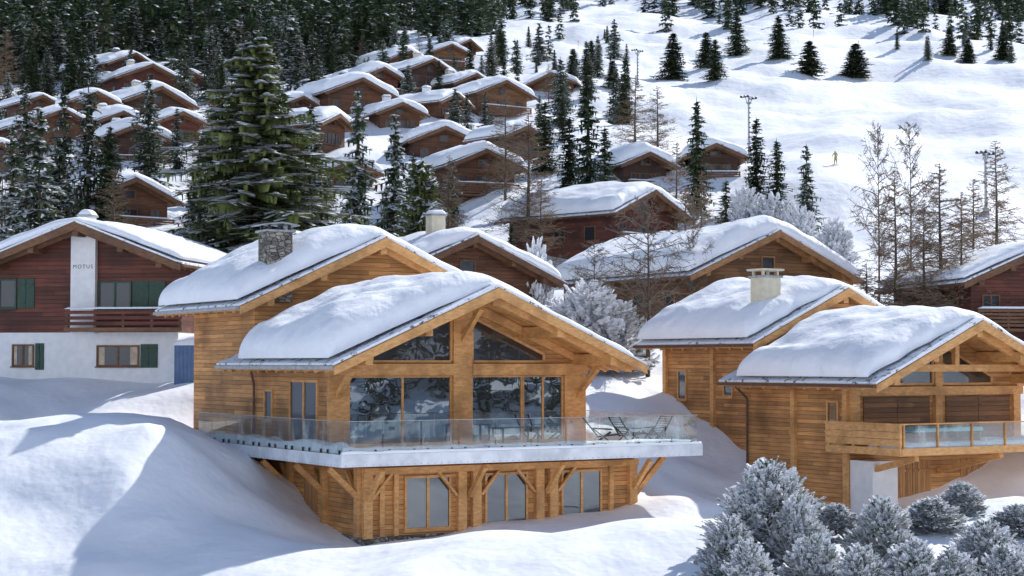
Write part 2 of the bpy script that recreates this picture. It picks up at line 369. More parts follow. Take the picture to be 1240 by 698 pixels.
# ================================================================== MAIN CHALET
TH=math.radians(31)
Z0=-6.3
main=empty("chalet",(-5.66,58,Z0),TH,"large new orange larch chalet with glass balcony and thick roof snow","house")
pb=PB(); pb.box(1.5,12.9,1.5,15.5,-6.0,-3.6,W_OR); pb.box(1.42,12.98,1.42,15.6,-8.2,-6.003,STONE)
obj("lower_wall",pb.mesh("lower_wall",Z0),main)
wall(main,1.2,12.0,3.7,10.6,-3.05,6.53,6.5,0,2.81,.26,Z0,W_OR)
wall(main,1.25,11.9,10.6,17.2,-6.2,6.4,6.25,2.27,2.86,.26,Z0,W_OR,"rear_wall")
r1=roof(main,0.03,13.03,.8,11.5,0,2.81,Z0,B_OR,3.7)
r2=roof(main,0.15,12.65,9.5,19.0,2.27,2.86,Z0,B_OR,10.6)
roof_snow(r1,0.03,13.03,.8,9.65,0,2.81,1.12,.32,Z0,R=.8,infront=.6,inset=.1,na=90,nb=80,seed=1)
roof_snow(r2,0.15,12.65,9.5,19.0,2.27,2.86,1.0,.45,Z0,R=.8,infront=.45,inset=.1,na=80,nb=70,seed=5)
pb=PB(); pb.box(1.65,2.7,10.3,11.25,2.4,5.15,STONE); pb.box(1.55,2.8,10.2,11.35,5.152,5.23,ZINC)
for x in (1.75,2.18,2.6):
    for y in (10.4,11.15): pb.box(x-.05,x+.05,y-.05,y+.05,5.23,5.44,STEEL)
pb.prism([(1.42,5.44),(2.18,5.54),(2.93,5.44),(2.93,5.39),(2.18,5.48),(1.42,5.39)],10.1,11.45,ZINC)
ch=obj("chimney",pb.mesh("chimney",Z0),r2,label="square field stone chimney with flat metal cap")
pb=PB(); bz=3.7
def fb(a0,a1,z0,z1,o=.16,o0=.001): pb.box(a0,a1,bz-o,bz-o0,z0,z1,B_OR)
fb(1.15,1.95,-3.05,-.46,.18); fb(11.1,12.05,-3.05,-.46,.18); fb(6.2,7.0,-3.05,2.1,.20)
fb(1.1,6.198,-.45,-.02,.24); fb(7.002,12.1,-.45,-.02,.24)
fb(1.95,6.2,-3.05,-2.98,.1); fb(7.0,11.1,-3.05,-2.98,.1)
zs=lambda a: 2.81*(1-abs(a-6.53)/6.5)-.26
for sg in (-1,1):
    e=6.53+sg*5.2; i=6.53+sg*.5
    pb.prism([(e,zs(e)-.03),(i,zs(i)-.03),(i,zs(i)-.42),(e,zs(e)-.32)],bz-.22,bz-.002,B_OR)
for a in (1.5,6.6,11.7):
    zt=zs(a)-.55
    pb.beam((a,3.55,zt-1.0 if a!=6.6 else zt-1.1),(a,2.2,zt+.05),.18,.2,B_OR)
obj("timber_frame",pb.mesh("timber_frame",Z0),main)
window(main,'f',bz,1.96,6.19,-2.97,-.46,B_OR,GLASS,Z0,bars=[4.15],fr=.07)
window(main,'f',bz,7.01,9.25,-2.97,-.46,B_OR,GLASS,Z0,mull=0,fr=.07)
window(main,'f',bz,9.26,11.09,-2.97,-.46,B_OR,GLASS,Z0,mull=1,name="balcony_door",fr=.07)
def gwin(p):
    pb=PB(); n=len(p); c=PB(); c.prism(p,bz-.03,bz-.004,GLASSD)
    for i in range(n):
        q0=p[i];q1=p[(i+1)%n]; pb.beam((q0[0],bz-.06,q0[1]),(q1[0],bz-.06,q1[1]),.09,.09,B_OR,up=(0,1,0))
    o=obj("gable_window",pb.mesh("gable_window",Z0),main); obj("glass_pane",c.mesh("glass_pane",Z0),o)
gwin([(2.9,.06),(6.15,.06),(6.15,1.72),(2.9,.32)]); gwin([(7.05,.06),(10.2,.06),(10.2,.34),(7.05,1.72)])
window(main,'s',1.2,4.5,7.0,-2.9,-.6,B_OR,GLASSD,Z0,mull=1,fr=.1)
window(main,'s',1.2,8.6,9.4,-2.2,-1.0,B_OR,GLASSD,Z0)
for (u0,u1) in ((3.1,4.95),(6.35,8.15),(9.6,11.4)):
    window(main,'f',1.5,u0,u1,-5.85,-3.95,B_OR,GLASSD,Z0,mull=1)
pb=PB()
for a in (1.62,5.35,5.95,8.6,9.2,12.75): pb.box(a-.17,a+.17,1.3,1.499,-6.05,-3.85,B_OR)
for a in (2.2,2.75,11.8): pb.box(a-.09,a+.09,1.38,1.499,-6.0,-3.85,B_OR)
pb.box(1.45,12.95,1.25,1.499,-3.84,-3.62,B_OR)
for a in (1.62,5.65,8.9,12.75): pb.beam((a,1.3,-4.7),(a,.25,-3.62),.16,.18,B_OR)
for a,s in ((1.8,1),(5.15,-1),(6.15,1),(8.4,-1),(9.4,1)):
    pb.beam((a,1.38,-4.7),(a+s*.75,1.38,-3.84),.10,.14,B_OR,up=(0,1,0))
obj("lower_timber_frame",pb.mesh("lower_timber_frame",Z0),main)
for b in (1.7,4.5,7.5,10.5,13):
    pb=PB(); pb.box(1.32,1.499,b-.15,b+.15,-6.0,-3.62,B_OR); pb.beam((1.35,b,-4.6),(.3,b,-3.62),.16,.18,B_OR)
    s=1; pb.beam((1.40,b+.1,-4.6),(1.40,b+.8,-3.8),.10,.14,B_OR,up=(1,0,0))
    obj("braced_post",pb.mesh("braced_post",Z0),main)
for b in (1.8,4.5):
    pb=PB(); pb.beam((12.9,b,-5.2),(14.5,b,-3.6),.18,.2,B_OR); obj("bracket",pb.mesh("bracket",Z0),main)
panel(main,"shutter",'s',1.5,5.2,6.3,-5.4,-4.1,V_DOOR,Z0); panel(main,"shutter",'s',1.5,8.3,9.7,-5.4,-4.1,V_DOOR,Z0)
pb=PB(); pb.cyl((.95,10.3,-.2),(1.1,10.3,-.8),.05,.05,8,COPPER); pb.cyl((1.1,10.3,-.8),(1.1,10.3,-3.05),.05,.05,8,COPPER); obj("drainpipe",pb.mesh("drainpipe",Z0),main)
# balcony
pb=PB()
pb.box(0.02,14.88,0.02,3.69,-3.46,-3.06,B_OR); pb.box(.02,1.18,3.692,13.6,-3.46,-3.06,B_OR); pb.box(12.02,14.88,3.692,8.4,-3.46,-3.06,B_OR)
pb.box(-.06,14.96,-.06,.018,-3.48,-3.06,FASC); pb.box(-.06,.018,.02,13.65,-3.48,-3.06,FASC); pb.box(14.882,14.96,.02,8.4,-3.48,-3.06,FASC)
a=.1
while a<14.9: pb.box(a-.014,a+.014,-.070,-.059,-3.44,-3.412,ZINC); a+=.26
b=.2
while b<13.5: pb.box(-.070,-.059,b-.014,b+.014,-3.44,-3.412,ZINC); b+=.26
bal=obj("balcony",pb.mesh("balcony",Z0),main)
def glass_rail(parent,pts,z0,h,zoff,step=1.45):
    pf=PB();pg=PB()
    for (p,q) in zip(pts[:-1],pts[1:]):
        p=Vector(p);q=Vector(q); L=(q-p).length; n=max(1,round(L/step)); d=(q-p)/L
        for i in range(n):
            s=p+d*(L*i/n+.03); e=p+d*(L*(i+1)/n-.03)
            pg.beam((s.x,s.y,z0+h/2),(e.x,e.y,z0+h/2),.016,h,GLASSB)
            for c in (p+d*(L*(i+.18)/n),p+d*(L*(i+.82)/n)): pf.box(c.x-.03,c.x+.03,c.y-.03,c.y+.03,z0-.05,z0+.12,STEEL)
        pf.beam((p.x,p.y,z0+h+.03),(q.x,q.y,z0+h+.03),.04,.025,ZINC)
    o=obj("railing",pf.mesh("railing",zoff),parent); obj("glass_panel",pg.mesh("glass_panel",zoff),o); return o
glass_rail(bal,[(.06,13.5),(.06,.06),(14.8,.06),(14.8,8.3)],-3.04,1.05,Z0)
snow_pad("balcony_snow",bal,.1,14.75,.1,.6,-3.06,.2,Z0,30,.15,3)
snow_pad("balcony_snow",bal,-.06,14.96,-.06,.05,-3.06,.10,Z0,30,.03,13)
snow_pad("balcony_snow",bal,.1,.75,.8,13.2,-3.06,.3,Z0,24,.15,4)
snow_pad("balcony_snow",bal,12.2,14.7,3.9,8.2,-3.06,.55,Z0,24,.5,6)
def world_main(a,b): 
    return Vector((-5.66+a*math.cos(TH)-b*math.sin(TH),58+a*math.sin(TH)+b*math.cos(TH),0))
def deckchair_mesh():
    p=PB()
    for y in (-.3,.3):
        p.beam((-.45,y,0),(.35,y,.62),.04,.04,STEEL); p.beam((.4,y,0),(-.3,y,.5),.04,.04,STEEL)
        p.beam((.15,y,.30),(.75,y,1.05),.04,.04,STEEL); p.beam((-.6,y,.42),(.2,y,.32),.04,.04,STEEL)
        p.beam((-.35,y,.60),(.45,y,.64),.055,.035,STEEL)
    for i in range(9):
        t=i/8; p.box(-.6+.8*t-.04,-.6+.8*t+.04,-.29,.29,.425-.10*t,.445-.10*t,STEEL)
        p.beam((.17+.56*t,-.29,.33+.69*t),(.17+.56*t,.29,.33+.69*t),.07,.02,STEEL)
    return p.mesh("deck_chair")
dc=deckchair_mesh()
for a,b,r in ((11.2,1.1,2.6),(12.5,1.3,3.3),(13.6,1.2,.2)):
    p=world_main(a,b); o=obj("deck_chair",dc); o.location=(p.x,p.y,-3.06); o.rotation_euler=(0,0,r+TH)
    o["label"]="dark folding slatted deck chair on the snowy balcony"; o["category"]="chair"; o["group"]="deck chairs on the balcony"
pt=PB()
for x in (-.75,.75):
    for y in (-.35,.35): pt.box(x-.03,x+.03,y-.03,y+.03,0,.70,STEEL)
for i in range(8): pt.box(-.85,.85,-.42+i*.107,-.33+i*.107,.70,.73,STEEL)
for x in (-.75,.75): pt.box(x-.03,x+.03,-.4,.4,.66,.701,STEEL)
p=world_main(7.9,1.9); o=obj("garden_table",pt.mesh("garden_table")); o.location=(p.x,p.y,-3.06); o.rotation_euler=(0,0,TH); o["label"]="dark slatted garden table on the balcony"; o["category"]="table"

# ================================================================== RIGHT CHALET
Z1=-6.2
rc=empty("chalet",(13.83,66,Z1),TH,"orange larch chalet with wooden balcony rail and cream chimney","house")
wall(rc,1.0,10.4,2.6,9.1,-8,5.7,5.7,-.72,2.52,.26,Z1,W_OR,plinth=PLAST,pz=-6.3)
wall(rc,2.0,10.8,9.1,16.3,-8,6.4,5.4,.92,2.5,.26,Z1,W_OR,"rear_wall")
q1=roof(rc,0,11.4,0,9.7,-.72,2.52,Z1,B_OR,2.6,gut=COPPER); q2=roof(rc,1.0,11.8,8.6,17.4,.92,2.5,Z1,B_OR,9.1,gut=COPPER)
roof_snow(q1,0,11.4,0,8.75,-.72,2.52,1.05,.4,Z1,R=.8,infront=.5,seed=11,na=80,nb=70); roof_snow(q2,1.0,11.8,8.6,17.4,.92,2.5,1.0,.45,Z1,R=.8,infront=.5,seed=15,na=80,nb=70)
pb=PB(); pb.box(2.5,3.5,9.75,10.6,1.2,3.75,CREAM); pb.box(2.42,3.58,9.67,10.68,3.752,3.84,ZINC)
for x in (2.6,3.4):
    for y in (9.85,10.5): pb.box(x-.05,x+.05,y-.05,y+.05,3.84,4.05,CREAM)
pb.box(2.38,3.62,9.63,10.72,4.05,4.14,CREAM)
obj("chimney",pb.mesh("chimney",Z1),q2,label="cream plastered chimney with flat cap")
pb=PB(); bz=2.6
for a in (1.2,5.7,10.2): pb.box(a-.2,a+.2,bz-.18,bz-.001,-3.2,-.95 if a!=5.7 else 1.1,B_OR)
pb.box(.9,10.5,bz-.24,bz-.182,-1.3,-.95,B_OR)
obj("timber_frame",pb.mesh("timber_frame",Z1),rc)
for b in (9.0,12.6,16.2):
    pb=PB(); pb.box(1.85,1.999,b-.12,b+.12,-7.5,.9,B_OR); obj("corner_post",pb.mesh("corner_post",Z1),rc)
for b in (2.75,5.9):
    pb=PB(); pb.box(.85,.999,b-.12,b+.12,-7.5,-.9,B_OR); obj("corner_post",pb.mesh("corner_post",Z1),rc)
for a in (1.2,5.7,10.2):
    pb=PB(); pb.beam((a,2.5,-4.4),(a,-.9,-3.6),.2,.22,B_OR); obj("bracket",pb.mesh("bracket",Z1),rc)
pb=PB(); pb.beam((1.4,1.5,-.2),(10.0,1.5,-.2),.2,.28,B_OR); pb.beam((5.7,1.5,-.1),(5.7,1.5,1.3),.22,.22,B_OR); obj("gable_truss",pb.mesh("gable_truss",Z1),q1)
def gw2(p):
    pb=PB(); c=PB(); c.prism(p,bz-.03,bz-.004,GLASSD)
    for i in range(len(p)):
        q0=p[i];q1_=p[(i+1)%len(p)]; pb.beam((q0[0],bz-.06,q0[1]),(q1_[0],bz-.06,q1_[1]),.09,.09,B_OR,up=(0,1,0))
    o=obj("gable_window",pb.mesh("gable_window",Z1),rc); obj("glass_pane",c.mesh("glass_pane",Z1),o)
gw2([(2.6,-.85),(5.45,-.85),(5.45,.75),(2.6,-.55)]); gw2([(5.95,-.85),(8.8,-.85),(8.8,-.55),(5.95,.75)])
panel(rc,"shutter",'f',bz,1.7,5.3,-3.15,-1.35,W_MID,Z1); panel(rc,"shutter",'f',bz,6.2,9.9,-3.15,-1.35,W_MID,Z1)
panel(rc,"garage_door",'f',bz,3.3,5.3,-5.85,-3.95,V_DOOR,Z1); panel(rc,"garage_door",'f',bz,7.0,9.2,-5.85,-3.95,V_DOOR,Z1)
pb=PB(); pb.box(1.0,2.3,1.3,2.59,-7.5,-3.82,PLAST); obj("plastered_pier",pb.mesh("plastered_pier",Z1),rc)
window(rc,'s',1.0,3.2,3.9,-2.7,-1.5,B_OR,GLASSD,Z1); window(rc,'s',2.0,14.6,15.3,-1.7,-.3,B_OR,GLASSD,Z1); window(rc,'s',2.0,11.2,11.9,-1.5,-.5,B_OR,GLASSD,Z1)
panel(rc,"shutter",'s',1.0,6.4,8.4,-5.4,-4.1,V_DOOR,Z1)
pb=PB(); pb.cyl((.3,8.9,-1.0),(.9,8.9,-1.5),.05,.05,8,COPPER); pb.cyl((.9,8.9,-1.5),(.9,8.9,-5.0),.05,.05,8,COPPER)
obj("drainpipe",pb.mesh("drainpipe",Z1),rc)
pb=PB(); pb.box(.1,11.0,-1.2,2.59,-3.46,-3.25,B_OR); pb.box(0.02,.095,-1.25,2.9,-3.48,-3.2,B_OR); pb.box(.1,11.0,-1.28,-1.203,-3.48,-3.2,B_OR)
b2=obj("balcony",pb.mesh("balcony",Z1),rc)
pb=PB()
for zz in (-3.12,-2.85,-2.58): pb.box(.0,.06,-1.25,2.9,zz,zz+.255,B_OR)
pb.box(-.02,.10,-1.3,2.95,-2.322,-2.27,B_OR)
for b in (-1.15,.1,1.4,2.8): pb.box(.058,.16,b-.06,b+.06,-3.2,-2.33,B_OR)
for a in (.25,2.0,3.8,5.6,7.4,9.2,10.9): pb.box(a-.035,a+.035,-1.24,-1.15,-3.2,-2.30,B_OR)
pb.box(.11,11.0,-1.25,-1.12,-2.32,-2.27,B_OR)
rr=obj("railing",pb.mesh("railing",Z1),b2)
g=PB(); g.box(.32,10.9,-1.19,-1.17,-3.15,-2.33,GLASSB); obj("glass_panel",g.mesh("glass_panel",Z1),rr)
snow_pad("balcony_snow",b2,.2,10.9,-1.05,.8,-3.25,.25,Z1,24,.3,8)
tb=PB(); tb.box(-1.7,1.7,-.75,.75,0,.62,W_MID); tb.box(-1.78,1.78,-.83,.83,.615,.76,TEAL); tb.box(-.02,.02,-.83,.83,.755,.775,TEAL)
ht=obj("hot_tub",tb.mesh("hot_tub")); u=Vector((math.cos(TH),math.sin(TH))); v=Vector((-math.sin(TH),math.cos(TH))); q=Vector((13.83,66))+u*3.0+v*.0
ht.location=(q.x,q.y,-3.24); ht.rotation_euler=(0,0,TH); ht["label"]="timber hot tub with pale teal cover on the balcony"; ht["category"]="hot tub"

# ================================================================== GENERIC CHALETS
cnt=[0]
def chalet(x,y,th,apexh,half,L,rise=None,MW=W_OLD,MB=B_OLD,snow=.5,fh=1.0,ov=.9,label="dark timber chalet with snow covered roof on the slope",group="chalets on the hillside",plinth=None,ph=1.2,windows=True,balcony=True,detail=1,chim=None,z=None,verge=1.1,chh=1.5,name="chalet"):
    """local origin: ground under the front apex"""
    cnt[0]+=1; sd_=cnt[0]*3.1
    z=H(x,y) if z is None else z
    h=empty(name,(x,y,z),th,label,"house",group)
    rise=rise or half*.43; ze=apexh-rise
    r=roof(h,-half,half,0,L,ze,rise,0,MB,verge,detail=detail,gut=COPPER,th=.24)
    roof_snow(r,-half,half,0,L,ze,rise,snow,snow*.8,0,R=min(.6,snow*1.1),infront=.2,seed=sd_,na=28 if detail<2 else 60,nb=22 if detail<2 else 50)
    wall(h,-half+ov,half-ov,verge,L-.7,-5,0,half,ze,rise,.24,0,MW,plinth=plinth,pz=ph if plinth else None)
    w0=-half+ov; w1=half-ov
    if windows:
        zf=ze-1.9
        for (u,wd) in ((w0+.6,1.0),(-.7,1.4),(w1-1.6,1.0)): window(h,'f',verge,u,u+wd,zf,zf+1.25,MB,GLASSF,0,mull=1,split=detail>1)
        if ze-4.7>-1:
            for (u,wd) in ((w0+.8,1.1),(w1-1.9,1.1)): window(h,'f',verge,u,u+wd,zf-2.75,zf-1.45,MB,GLASSF,0,mull=1,split=False)
        for b in (verge+1.5,verge+4.5):
            if b+1<L-1: window(h,'s',w0,b,b+1.1,zf+.0,zf+1.1,MB,GLASSF,0,split=False)
        window(h,'f',verge,-.5,.5,ze+.1,ze+rise*.45,MB,GLASSF,0,split=False)
    if balcony:
        pb=PB(); zb=ze-2.45; pb.box(w0-.1,w1+.1,verge-1.05,verge-.002,zb-.15,zb,MB)
        for k in range(5): pb.box(w0-.1,w1+.1,verge-1.05,verge-1.0,zb+.1+k*.19,zb+.23+k*.19,MB)
        n=max(2,int((w1-w0)/1.4))
        for k in range(n+1): xx=w0+(w1-w0)*k/n; pb.box(xx-.05,xx+.05,verge-1.0,verge-.9,zb,zb+1.02,MB)
        bo=obj("balcony",pb.mesh("balcony"),h); snow_pad("balcony_snow",bo,w0-.1,w1+.1,verge-1.06,verge-.86,zb+1.03,.10,0,8,.08,sd_)
    if chim:
        ca,cb,mm=chim; zc=ze+rise*(1-abs(ca)/half); cw=.42 if detail<2 or plinth is None else .3
        pb=PB(); pb.box(ca-cw,ca+cw,cb-.35,cb+.35,zc-.5,zc+chh,mm); pb.box(ca-cw-.08,ca+cw+.08,cb-.43,cb+.43,zc+chh+.002,zc+chh+.1,ZINC)
        c=obj("chimney",pb.mesh("chimney"),r); snow_pad("chimney_snow",c,ca-cw-.04,ca+cw+.04,cb-.4,cb+.4,zc+chh+.1,.25,0,10,.25,sd_)
    return h,ze
rad=math.radians
def Zr(row,d): return (440-row)/F*d
def named(px,depth,apex_row,half,L,thd,**k):
    x=X(px,depth); g=H(x+2,depth+2); ap=Zr(apex_row,depth)-g
    return chalet(x,depth,rad(thd),ap,half,L,z=g,**k)
mh,mze=named(88,80,266,5.2,12,-9,MW=W_RED,MB=B_OLD,snow=.5,plinth=PLAST,ph=2.05,windows=False,balcony=False,detail=2,verge=1.4,ov=.6,chim=(-1.0,4.0,PLAST),chh=.85,label="red-brown plank house with white lower storey and lettered pillar",group=None,rise=2.0)
pb=PB(); pb.box(-.6,.6,1.1,1.399,2.0,mze+1.35,PLAST); pil=obj("pillar",pb.mesh("pillar"),mh)
cu=bpy.data.curves.new("lettering",'FONT'); cu.body="MOTUS"; cu.size=.25; cu.space_character=1.3; cu.align_x='CENTER'
to=bpy.data.objects.new("tmp_lettering",cu); col.objects.link(to); bpy.context.view_layer.update()
me=bpy.data.meshes.new_from_object(to.evaluated_get(bpy.context.evaluated_depsgraph_get())); bpy.data.objects.remove(to)
me.materials.clear(); me.materials.append(INK); lt=obj("lettering",me,pil); lt.location=(0,1.094,5.05); lt.rotation_euler=(math.pi/2,0,0)
window(mh,'f',1.4,.67,2.3,3.1,4.45,GREEN,GLASSF,0,mull=1); panel(mh,"shutter",'f',1.4,2.35,3.95,3.1,4.45,GREEN,0)
window(mh,'f',1.4,-4.3,-3.4,3.2,4.6,GREEN,GLASSF,0,mull=0); panel(mh,"shutter",'f',1.4,-3.35,-2.5,3.2,4.6,GREEN,0)
window(mh,'f',1.42,.6,2.7,.45,1.45,B_OLD,GLASSF,0,mull=1,curtain=True); panel(mh,"shutter",'f',1.42,2.75,3.6,.4,1.5,GREEN,0)
window(mh,'f',1.42,-3.6,-2.5,.45,1.5,B_OLD,GLASSF,0,mull=1,curtain=True); panel(mh,"shutter",'f',1.42,-2.45,-2.0,.3,1.55,GREEN,0)
pb=PB(); pb.box(-.5,5.2,.15,1.399,2.07,2.25,B_OLD)
for k in range(3): pb.box(-.5,5.2,.15,.2,2.36+k*.26,2.52+k*.26,W_RED)
for k in range(5): pb.box(-.45+k*1.37,-.33+k*1.37,.2,.3,2.25,3.1,B_OLD)
mb=obj("balcony",pb.mesh("balcony"),mh); snow_pad("balcony_snow",mb,-.5,5.2,.1,.3,3.11,.08,0,8,.08,2)
sx=X(226,79); pb=PB(); pb.box(-.55,.55,0,1.6,-1.5,1.7,BLUE);  # added stand-in box for an unidentified blue-grey panel next to the house
for k in range(6): pb.box(-.53+k*.18,-.50+k*.18,-.02,.001,-1,1.65,BLUE)
sh=obj("block",pb.mesh("block")); sh.location=(sx,79,H(sx,79)); sh["label"]="small blue stand-in shed beside the red-brown house"; sh["category"]="block"; snow_pad("roof_snow",sh,-.6,.6,-.05,1.65,1.7,.35,0,12,.25)
named(578,92,283,5.6,12,31,MW=W_OLD,MB=B_OLD,snow=.7,detail=2,chim=(-.9,3.0,CREAM),label="brown timber chalet with cream chimney behind the large chalet",group=None)
named(945,99,277,6.4,15,31,MW=W_MID,MB=B_MID,snow=1.0,detail=2,label="honey timber chalet with thick snow on long roof",group=None)
named(1275,90,292,4.9,12,10,MW=W_RED,MB=B_OLD,snow=.45,detail=2,label="red-brown timber house with slatted balcony",group=None)
named(795,126,228,4.6,12,46,MW=W_RED,MB=B_OLD,snow=.95,detail=2,label="reddish timber chalet with bulging roof snow",group=None)
HOUSES=[(165,100,74,40),(132,112,46,25),(185,128,86,34),(196,150,96,28),(165,196,100,22),(165,278,120,34),(78,180,90,44),(2,214,66,15),(230,112,50,40),(118,150,56,36),(52,148,56,34),(222,176,62,28),(150,172,60,30),
(498,94,58,42),(526,112,72,30),(548,84,52,18),(570,70,42,44),(440,140,94,33),(412,184,58,50),(578,126,66,38),(614,148,84,26),(668,116,64,-12),(540,194,96,8),(590,238,102,30),(428,230,66,24),
(788,224,74,10),(868,219,64,-6),(640,196,52,40),(466,118,56,38),(410,122,52,34),(488,160,66,28),(368,150,56,36),(555,150,56,44)]
HP=[]
random.seed(23)
for i,(px,row,wp,t) in enumerate(HOUSES):
    x,y=hit(px,row); HP.append((x,y))
    mw=random.choice([W_OLD,W_OLD,W_DK,W_MID,W_OLD,W_RED])
    if row>190: mw=random.choice([W_DK,W_OLD])
    half=max(3.0,wp/F*y/2/math.cos(rad(abs(t)*.8))*.98)
    chalet(x,y,rad(t+random.uniform(-12,12)),half*random.uniform(.66,1.0)+.8,half,half*random.uniform(1.7,2.8),MW=mw,MB=B_OLD,snow=random.uniform(.6,1.15),verge=1.1,balcony=random.random()<.45,
      label={id(W_OLD):"brown timber chalet under deep roof snow",id(W_DK):"dark timber chalet under deep roof snow",id(W_RED):"reddish timber chalet under deep roof snow",id(W_MID):"honey timber chalet under deep roof snow"}[id(mw)],
      chim=(random.uniform(-2,-1),random.uniform(2,4),random.choice([STONE,PLAST,CREAM])) if random.random()<.35 else None,chh=1.2)
for p in ((578,92),(945,99),(795,126)): HP.append((X(p[0],p[1])-3,p[1]+5))

# ================================================================== TREES
M_SNOWT=plain("branch_snow",(.88,.90,.94),(.94,.95,.97),3,.7,0)
def conifer(h,r,whorls,nb,steps,snow,seed,lw,base=.06,power=.85,fol=FOL,droop=.38,hang=.6,snowt=.05,lo=.62,sw=1.0,irr=0,spine=1.2):
    rnd=random.Random(seed); V=[];Fc=[];Mi=[]
    def quad(p,q,side,w0,w1,m,lift=0):
        i=len(V); u=Vector((0,0,lift))
        for a in (p-side*w0+u,p+side*w0+u,q+side*w1+u,q-side*w1+u): V.append(tuple(a))
        Fc.append((i,i+1,i+2,i+3)); Mi.append(m)
    for i in range(whorls):
        t=(i+rnd.uniform(-.3,.3))/whorls; t=max(t,0)
        z=h*(base+(1-base)*t); R=r*(max(1-t,0)**power)*rnd.uniform(.80,1.15)+.03*h*.3
        if t<.08: R*=.8
        n=max(4,int(nb*(.45+.55*(1-t)))); off=rnd.random()*6.28
        for k in range(n):
            az=off+6.283*k/n+rnd.uniform(-.3,.3); L=R*rnd.uniform(lo,1.15)*(1+irr*noise.noise(Vector((math.cos(az)*1.3,math.sin(az)*1.3,z*.45+seed)))); o=Vector((math.cos(az),math.sin(az),0)); sdv=Vector((-o.y,o.x,0))
            dz=droop*rnd.uniform(.7,1.3)*(1-.6*t); zz=z+rnd.uniform(-.5,.5)*h/whorls
            P=lambda s: o*(L*s)+Vector((0,0,zz-L*dz*s**1.2+L*.12*s**3))+sdv*(L*.08*math.sin(3*s+k))
            sn=rnd.random()<snow
            for j in range(steps):
                s=(j+.6)/steps; p=P(s); tl=(L*.34*(1-.55*s)+lw*2)*rnd.uniform(.7,1.2)
                for sg in (-1,1):
                    d=(o*rnd.uniform(.5,.9)+sdv*sg*rnd.uniform(.6,1)+Vector((0,0,rnd.uniform(-.45,.05)))).normalized()
                    sd2=d.cross(Vector((rnd.uniform(-.3,.3),rnd.uniform(-.3,.3),1))).normalized(); q=p+d*tl
                    quad(p,q,sd2,lw*.8,lw*.4,0)
                    if sn and rnd.random()<.85:
                        quad(p+d*tl*.05,p+d*tl*rnd.uniform(.6,.95),sd2,lw*.85*sw,lw*.5*sw,1,snowt)
                if rnd.random()<hang:
                    q=p+Vector((rnd.uniform(-.1,.1),rnd.uniform(-.1,.1),-1))*(lw*1.8+L*.08)
                    quad(p,q,(sdv+o*rnd.uniform(-1,1)).normalized(),lw*.9,lw*.4,0)
            for (s0,s1,a,b) in ((.05,.4,.6,1.0),(.4,.75,1.0,1.1),(.75,1.1,1.1,.3)):
                quad(P(s0),P(s1),sdv,lw*a*spine,lw*b*spine,0)
                if sn and s0>.1: quad(P(s0),P(s1),sdv,lw*a*1.5*sw,lw*b*1.5*sw,1,snowt*1.4)
    p=Vector((0,0,h*.90)); quad(p,Vector((0,0,h*1.02)),Vector((1,0,0)),lw*.5,.01,0); quad(p,Vector((0,0,h*1.02)),Vector((0,1,0)),lw*.5,.01,0)
    me=bpy.data.meshes.new("crown"); me.from_pydata(V,[],Fc); me.materials.append(fol); me.materials.append(M_SNOWT); me.polygons.foreach_set("material_index",Mi); me.update()
    return me
def puff_bush(h,r,seed,npf,fol,lw=.020,pw=.62,k_=1.0,th=-.25):
    """young evergreen: rounded cone of branching needle sprays carrying snow clumps"""
    rnd=random.Random(seed); V=[];Fc=[];Mi=[]
    def quad(a,b,c,d,m):
        i=len(V); V.extend([tuple(a),tuple(b),tuple(c),tuple(d)]); Fc.append((i,i+1,i+2,i+3)); Mi.append(m)
    for _ in range(npf):
        az=rnd.random()*6.283; t=1-rnd.random()**.62
        lob=1+.20*math.sin(3*az+seed+4*t)+.18*math.sin(7*t*3+2*az)
        rr=rnd.random()**.38; Rz=r*(1-t)**pw*lob+.05
        dirv=Vector((math.cos(az),math.sin(az),.15))
        p=Vector((math.cos(az)*Rz*rr,math.sin(az)*Rz*rr,.05+h*t*.94))
        d=(dirv*(.5+.5*rr)*(1-.5*t)+Vector((rnd.uniform(-.4,.4),rnd.uniform(-.4,.4),rnd.uniform(-.2,.35)+.9*t))).normalized()
        L=rnd.uniform(.18,.40)*k_
        snowy=noise.noise(Vector((p.x*2.4/k_,p.y*2.4/k_,p.z*2.4/k_+seed)))>th
        s=d.cross(Vector((rnd.uniform(-.5,.5),rnd.uniform(-.5,.5),1))).normalized()
        for k in range(6):
            q=p+d*L*(k/6); w=L*.45*(1-k/7)
            for sg in (-1,1):
                e=q+(d*.8+s*sg+Vector((0,0,rnd.uniform(-.3,.1)))).normalized()*w
                t_=(e-q).cross(Vector((rnd.uniform(-.5,.5),rnd.uniform(-.5,.5),1))).normalized()*lw*k_
                quad(q-t_,q+t_,e+t_*.6,e-t_*.6,0)
                if snowy and rnd.random()<.92:
                    u=Vector((0,0,.024*k_)); quad(q-t_*2.3+u,q+t_*2.3+u,e+t_*2.1+u,e-t_*2.1+u,1)
        t_=s*.035*k_; u=Vector((0,0,.03*k_)); quad(p-t_,p+t_,p+d*L+t_*.4,p+d*L-t_*.4,0)
        if snowy: quad(p-t_*2+u,p+t_*2+u,p+d*L*.95+t_*1.4+u,p+d*L*.95-t_*1.4+u,1)
    me=bpy.data.meshes.new("crown"); me.from_pydata(V,[],Fc); me.materials.append(fol); me.materials.append(M_SNOWT); me.polygons.foreach_set("material_index",Mi); me.update()
    return me
def trunk(h,r):
    p=PB(); n=6
    for i in range(n):
        z0=-1+(h+1)*i/n; z1=-1+(h+1)*(i+1)/n; rr=lambda z:max(r*(1-z/h*.95) if z>0 else r*1.1,.012)
        p.cyl((.03*math.sin(i),.03*math.cos(i),z0),(.03*math.sin(i+1),.03*math.cos(i+1),z1),rr(z0),rr(z1),8,BARK)
    return p.mesh("trunk",smooth=True)
